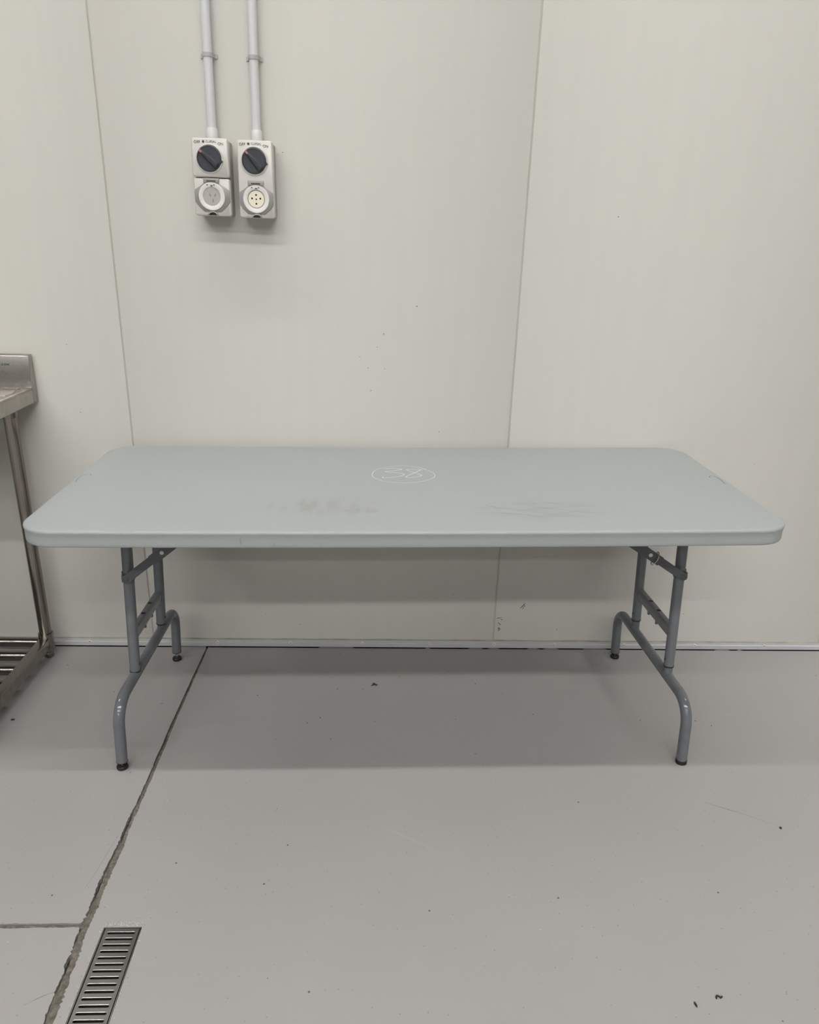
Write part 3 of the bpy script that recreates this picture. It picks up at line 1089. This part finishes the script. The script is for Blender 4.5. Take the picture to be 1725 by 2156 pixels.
    box(bm_, sx_ - 0.0205, sx_ + 0.0205, FY - 0.0056, FY - 0.002, sz_ + 0.0345, sz_ + 0.0440, 0.0012)
    hg = obj('hinge', bm_, FLAP, flap)
    bm_ = bmesh.new()
    box(bm_, sx_ - 0.0125, sx_ + 0.0125, FY - 0.0060, FY - 0.0054, sz_ + 0.0368, sz_ + 0.0418)
    obj('hinge_window', bm_, PRINT, flap)
    bm_ = bmesh.new()
    for dx, dz, ww in ((-0.011, 0.0292, 0.0035), (0.001, 0.0272, 0.006), (0.008, 0.0295, 0.003)):
        box(bm_, sx_ + dx - ww / 2, sx_ + dx + ww / 2, FY - 0.0069, FY - 0.0063, sz_ + dz - 0.0017, sz_ + dz + 0.0017)
    obj('moulded_marks', bm_, PRINT, flap, smooth=False)
    # latch notch
    bm_ = bmesh.new()
    ol = [(sx_ + 0.0150 * math.cos(PI * k_ / 12), sz_ - 0.0475 + 0.0105 * math.sin(PI * k_ / 12)) for k_ in range(13)]
    prism_xz(bm_, ol, FY + 0.001, FY - 0.0042, 0.001)
    obj('latch', bm_, FLAP, flap, angle=50)
    bm_ = bmesh.new()
    ol = [(sx_ + 0.0105 * math.cos(PI * k_ / 12), sz_ - 0.0475 + 0.0070 * math.sin(PI * k_ / 12)) for k_ in range(13)]
    prism_xz(bm_, ol, FY, FY - 0.0047)
    o_ = obj('latch_notch', bm_, HOLE, flap, smooth=False)
    o_['label'] = 'dark notch under the latch'
    # contacts
    bm_ = bmesh.new()
    lathe(bm_, [(0.0222, 0.0020), (0.0220, 0.0040), (0.0213, 0.0045)] if pins == 5 else [(0.0232, 0.0020), (0.0232, 0.0034)], (sx_, FY, sz_), (0, -1, 0), 40)
    face = obj('socket_face', bm_, CREAM if pins == 5 else PALEF, t)
    if pins == 5:
        face['label'] = 'round cream face with five pin holes'
        bm_ = bmesh.new()
        for dx, dz, rr in ((0, 0, 0.0022), (0, 0.0110, 0.0026), (0, -0.0115, 0.0026), (-0.0115, 0.0020, 0.0026), (0.0115, 0.0020, 0.0026)):
            lathe(bm_, [(rr, 0.0), (rr, 0.0003)], (sx_ + dx, FY - 0.0045, sz_ + dz), (0, -1, 0), 14)
        obj('pin_holes', bm_, HOLE, face)
    else:
        face['label'] = 'grey face with three slots behind a clear cover'
        bm_ = bmesh.new()
        for dx, dz, a_ in ((-0.0050, 0.0035, 0.5), (0.0090, 0.0035, -0.5), (0.0028, -0.0105, 0.0)):
            ux, uz = math.sin(a_ + PI), math.cos(a_)
            pts = [(sx_ + dx + q1 * 0.0016 * uz + q2 * 0.0042 * math.sin(-a_), sz_ + dz + q1 * 0.0016 * math.sin(a_) + q2 * 0.0042 * math.cos(a_)) for q1, q2 in ((-1, -1), (1, -1), (1, 1), (-1, 1))]
            prism_xz(bm_, pts, FY - 0.0032, FY - 0.0038)
        obj('pin_slots', bm_, PRINT, face, smooth=False)
        bm_ = bmesh.new()
        lathe(bm_, [(0.0240, 0.0050), (0.0240, 0.0058), (0.0200, 0.0062), (0.0, 0.0064)], (sx_, FY, sz_), (0, -1, 0), 36)
        obj('clear_window', bm_, clear, flap)
    return t


outlet(-0.43488, 1.42596, 1.62266, 0.09944, (-0.43568, 1.47598), (-0.43737, 1.57194), math.radians(140), True, 3,
       'left grey wall outlet with rotary switch and closed three pin socket')
outlet(-0.31257, 1.42377, 1.62087, 0.09646, (-0.31306, 1.4726), (-0.31495, 1.56995), math.radians(133), False, 5,
       'right grey wall outlet with rotary switch and cream five pin socket')


def conduit(cx, zb, zclip, label):
    t = thing('conduit', (cx, 0.0, zb), label, 'conduit', 'conduits rising from the wall outlets')
    yc = -0.0205
    bm_ = bmesh.new()
    tube(bm_, [(cx, yc, zb + 0.012), (cx, yc, 2.0), (cx, yc, 4.0), (cx, yc, H)], 0.0125, 24)
    obj('pipe', bm_, PVC, t)
    bm_ = bmesh.new()
    lathe(bm_, [(0.0165, 0.0), (0.0168, 0.014), (0.0160, 0.024), (0.0142, 0.0300), (0.0126, 0.0305)], (cx, yc, zb), (0, 0, 1), 24)
    obj('adaptor', bm_, PVCB, t)
    # saddle strap with two screwed feet on the wall
    bm_ = bmesh.new()
    prof_ = [(-0.0225, -0.0003), (-0.0225, -0.0030), (-0.0175, -0.0034)]
    for k_ in range(15):
        a_ = PI + PI * k_ / 14
        prof_.append((0.0142 * math.cos(a_), yc + 0.0142 * math.sin(a_)))
    prof_ += [(0.0175, -0.0034), (0.0225, -0.0030), (0.0225, -0.0003)]
    inner = [(x_ * 0.90 if abs(x_) < 0.016 else x_, min(-0.0002, y_ + 0.0018)) for x_, y_ in prof_]
    for z_ in (zclip - 0.005, zclip + 0.005):
        pass
    ra = [[bm_.verts.new((cx + x_, y_, z_)) for x_, y_ in prof_] for z_ in (zclip - 0.005, zclip + 0.005)]
    ri_ = [[bm_.verts.new((cx + x_, y_, z_)) for x_, y_ in inner] for z_ in (zclip - 0.005, zclip + 0.005)]
    m_ = len(prof_)
    for i_ in range(m_ - 1):
        bm_.faces.new((ra[0][i_], ra[0][i_ + 1], ra[1][i_ + 1], ra[1][i_]))
        bm_.faces.new((ri_[0][i_], ri_[1][i_], ri_[1][i_ + 1], ri_[0][i_ + 1]))
        for q in (0, 1):
            bm_.faces.new((ra[q][i_], ra[q][i_ + 1], ri_[q][i_ + 1], ri_[q][i_]))
    obj('saddle', bm_, SADDLE, t, angle=40)


conduit(-0.4362, 1.62266, 1.828, 'left pale grey pipe rising from the three pin outlet')
conduit(-0.3133, 1.62087, 1.826, 'right pale grey pipe rising from the five pin outlet')

# ------------------------------------------------------------------ stainless bench at the left edge
BX1, BX0, BYF, BYB = -1.0275, -2.93, -0.72, -0.0065
bench = thing('steel_bench', (-1.98, -0.36, 0.0), 'stainless steel work bench with splashback and tube shelf at the left edge', 'bench')
bm = bmesh.new()
zb, zt, zr, zsp = 0.8755, 0.9205, 0.9225, 1.0200
# folded top: apron, raised rim, sunken deck, upstand at the back
box(bm, BX0, BX1, BYF, BYB - 0.031, zb, zt - 0.004, 0.0015, 1)            # deck body
ob = obj('benchtop', bm, STEEL, bench, angle=30)
for nm, q in (('rim', (BX1 - 0.024, BX1, BYF, BYB - 0.030, zt - 0.0045, zr)), ('rim', (BX0, BX1 - 0.0245, BYF, BYF + 0.024, zt - 0.0045, zr))):
    bm = bmesh.new()
    box(bm, *q, 0.0018, 2)
    obj(nm, bm, STEEL, ob, angle=30)
bm = bmesh.new()
prof = [(BYB, zb), (BYB, zsp), (BYB - 0.018, zsp), (BYB - 0.0245, zsp - 0.003), (BYB - 0.0305, zt + 0.004), (BYB - 0.0305, zb)]
a = [bm.verts.new((BX0, y, z)) for y, z in prof]
b = [bm.verts.new((BX1, y, z)) for y, z in prof]
for i in range(len(prof)):
    j = (i + 1) % len(prof)
    bm.faces.new((a[i], a[j], b[j], b[i]))
bm.faces.new(a); bm.faces.new(b[::-1])
bmesh.ops.bevel(bm, geom=[e for e in bm.edges if e.calc_length() > 0.005], offset=0.0012, segments=2, profile=0.5, affect='EDGES')
spl = obj('splashback', bm, STEEL, bench, angle=30)
text('UNION', 0.0085, PRINT, 'etched_name', spl, Matrix.Translation((-1.1000, BYB - 0.0268, 0.9905)) @ Matrix.Rotation(PI / 2 - 0.06, 4, 'X'), 0.0008)
LX1, LX0, LYB, LYF = -1.0885, -2.87, -0.0785, -0.645
for lx in (LX1, LX0):
    for ly in (LYB, LYF):
        bm = bmesh.new()
        tube(bm, [(lx, ly, 0.060), (lx, ly, 0.5), (lx, ly, zb + 0.001)], 0.0195, 28)
        lg = obj('leg', bm, STEELTUBE, bench)
        bm = bmesh.new()
        lathe(bm, [(0.0200, 0.094), (0.0238, 0.094), (0.0242, 0.088), (0.0240, 0.046), (0.0228, 0.030), (0.0150, 0.028)], (lx, ly, 0), (0, 0, 1), 28)
        obj('corner_collar', bm, STEELTUBE, lg)
        bm = bmesh.new()
        lathe(bm, [(0.0120, 0.0), (0.0155, 0.004), (0.0168, 0.012), (0.0168, 0.022), (0.0120, 0.030)], (lx, ly, 0), (0, 0, 1), 24)
        obj('adjustable_foot', bm, STEELTUBE, lg)
        bm = bmesh.new()
        lathe(bm, [(0.0235, 0.838), (0.0250, 0.842), (0.0250, zb + 0.001)], (lx, ly, 0), (0, 0, 1), 24)
        obj('leg_socket', bm, STEELTUBE, lg)
for lx in (LX1, LX0):
    bm = bmesh.new()
    box(bm, lx - 0.0185, lx + 0.0185, LYF + 0.018, LYB - 0.018, 0.042, 0.080, 0.004, 3)
    obj('side_rail', bm, STEELTUBE, bench, angle=50)
for y in (-0.0900, -0.1805, -0.2695, -0.3600, -0.4500, -0.5400, -0.6300):
    bm = bmesh.new()
    tube(bm, [(LX0 + 0.018, y, 0.062), (-1.8, y, 0.062), (LX1 - 0.018, y, 0.062)], 0.0165, 24, caps=False)
    obj('shelf_tube', bm, STEELROD, bench)

# ------------------------------------------------------------------ floor drain
drain = thing('floor_drain', ((DX0 + DX1) / 2, DY1, -0.012), 'narrow stainless slotted floor drain beside the cracked joint', 'drain')
bm = bmesh.new()
for x0, x1, y0, y1 in ((DX0 - 0.0002, DX0 + 0.0012, DY0, DY1), (DX1 - 0.0012, DX1 + 0.0002, DY0, DY1), (DX0, DX1, DY1 - 0.0012, DY1 + 0.0002)):
    box(bm, x0, x1, y0, y1, -0.0138, -0.0002)
obj('channel_frame', bm, STEEL, drain, smooth=False)
bm = bmesh.new()
box(bm, DX0 + 0.0012, DX1 - 0.0012, DY0, DY1 - 0.0012, -0.0139, -0.0122)
obj('channel_floor', bm, HOLE, drain, smooth=False)
gx0, gx1 = DX0 + 0.0034, DX1 - 0.0034
gy1 = DY1 - 0.0018
gcx = (gx0 + gx1) / 2


def slot_outline(yc, L_, W_):
    pts = []
    for k in range(7):
        a_ = -PI / 2 + PI * k / 6
        pts.append((gcx + L_ / 2 - W_ / 2 + W_ / 2 * math.cos(a_), yc + W_ / 2 * math.sin(a_)))
    for k in range(7):
        a_ = PI / 2 + PI * k / 6
        pts.append((gcx - L_ / 2 + W_ / 2 + W_ / 2 * math.cos(a_), yc + W_ / 2 * math.sin(a_)))
    return pts


slots = [-1.2010 - 0.01487 * i for i in range(50)]
slots = [y for y in slots if y > DY0 + 0.01]
outer = [(gx0, DY0 + 0.001), (gx1, DY0 + 0.001), (gx1, gy1), (gx0, gy1)]
loops = [outer] + [slot_outline(y, 0.0590, 0.0068) for y in slots]
co, edges, faces = [], [], []
for lp in loops:
    i0 = len(co)
    co += [Vector(p) for p in lp]
    edges += [(i0 + i, i0 + (i + 1) % len(lp)) for i in range(len(lp))]
    faces.append(list(range(i0, i0 + len(lp))))
v2, e2, f2, ov, oe, of = delaunay_2d_cdt(co, edges, faces, 2, 1e-7)
bm = bmesh.new()
ZG = -0.0006
vt = [bm.verts.new((p[0], p[1], ZG)) for p in v2]
for fi, fc in enumerate(f2):
    src = set(of[fi])
    if 0 in src and len(src) == 1:
        bm.faces.new([vt[i] for i in fc])
for y in slots:      # rolled lips down into each slot
    r0 = slot_outline(y, 0.0590, 0.0068)
    r1 = slot_outline(y, 0.0578, 0.0056)
    r2 = slot_outline(y, 0.0572, 0.0050)
    R_ = [[bm.verts.new((p[0], p[1], z)) for p in rr] for rr, z in ((r0, ZG), (r1, ZG - 0.0004), (r2, ZG - 0.0008), (r2, ZG - 0.0014))]
    m_ = len(r0)
    for q in range(3):
        for i in range(m_):
            bm.faces.new((R_[q][i], R_[q][(i + 1) % m_], R_[q + 1][(i + 1) % m_], R_[q + 1][i]))
ol = [bm.verts.new((x, y, ZG)) for x, y in outer]
od = [bm.verts.new((x, y, -0.012)) for x, y in outer]
for i in range(4):
    bm.faces.new((ol[i], ol[(i + 1) % 4], od[(i + 1) % 4], od[i]))
bmesh.ops.remove_doubles(bm, verts=bm.verts, dist=1e-6)
obj('grate', bm, GRATE, drain, smooth=False)


# ------------------------------------------------------------------ crumbs and scraps lying on the floor
def crumb(x, y, ax, ay, hgt, rot, seed, label):
    rnd_ = random.Random(seed)
    bm_ = bmesh.new()
    bmesh.ops.create_icosphere(bm_, subdivisions=2, radius=1.0)
    for v in bm_.verts:
        q = 1 + 0.28 * noise.noise(v.co * 1.6 + Vector((seed, 0, 0)))
        p_ = Vector((v.co.x * ax * q, v.co.y * ay * q, v.co.z * hgt * q))
        c_, s_ = math.cos(rot), math.sin(rot)
        v.co = Vector((x + c_ * p_.x - s_ * p_.y, y + s_ * p_.x + c_ * p_.y, hgt * 0.8 + p_.z))
    zmin = min(v.co.z for v in bm_.verts)
    for v in bm_.verts:
        v.co.z -= zmin
    top_mesh('dirt_crumb', bm_, CRUMB, (x, y, 0.0), label, 'debris')


crumb(-1.0489, -0.4485, 0.0062, 0.0034, 0.0022, 0.2, 3, 'dark oval crumb on the floor beside the steel bench')
crumb(1.0813, -0.9077, 0.0030, 0.0042, 0.0016, -0.3, 5, 'small dark crumb at the right end of the long floor scratch')
crumb(0.6717, -1.3805, 0.0021, 0.0062, 0.0014, 0.1, 8, 'thin upright dark sliver near the bottom right of the floor')
bm = bmesh.new()
pts = smooth_path([(0.024, -0.2555, 0.002), (0.0300, -0.2545, 0.003), (0.0335, -0.2505, 0.0065), (0.0375, -0.2510, 0.0045), (0.0415, -0.2530, 0.0025), (0.0455, -0.2505, 0.0040)], 4)
tube(bm, pts, [0.0009 + 0.0024 * max(0, 1 - abs(i - 8) / 7) + 0.0012 * (i > 10) for i in range(len(pts))], 8)
zmin = min(v.co.z for v in bm.verts)
for v in bm.verts:
    v.co.z -= zmin
top_mesh('curled_scrap', bm, CRUMB, (0.0334, -0.2514, 0.0), 'dark curled scrap in the shadow under the table', 'debris')
bm = bmesh.new()
pts = smooth_path([(0.7180, -1.3690, 0.0018), (0.7205, -1.3635, 0.002), (0.7245, -1.3640, 0.002), (0.7275, -1.3675, 0.002), (0.7310, -1.3645, 0.0018)], 4)
tube(bm, pts, [0.0016] * len(pts), 8)
zmin = min(v.co.z for v in bm.verts)
for v in bm.verts:
    v.co.z -= zmin
top_mesh('curled_scrap', bm, CRUMB, (0.7245, -1.3634, 0.0), 'tiny dark wavy scrap near the bottom right of the floor', 'debris')
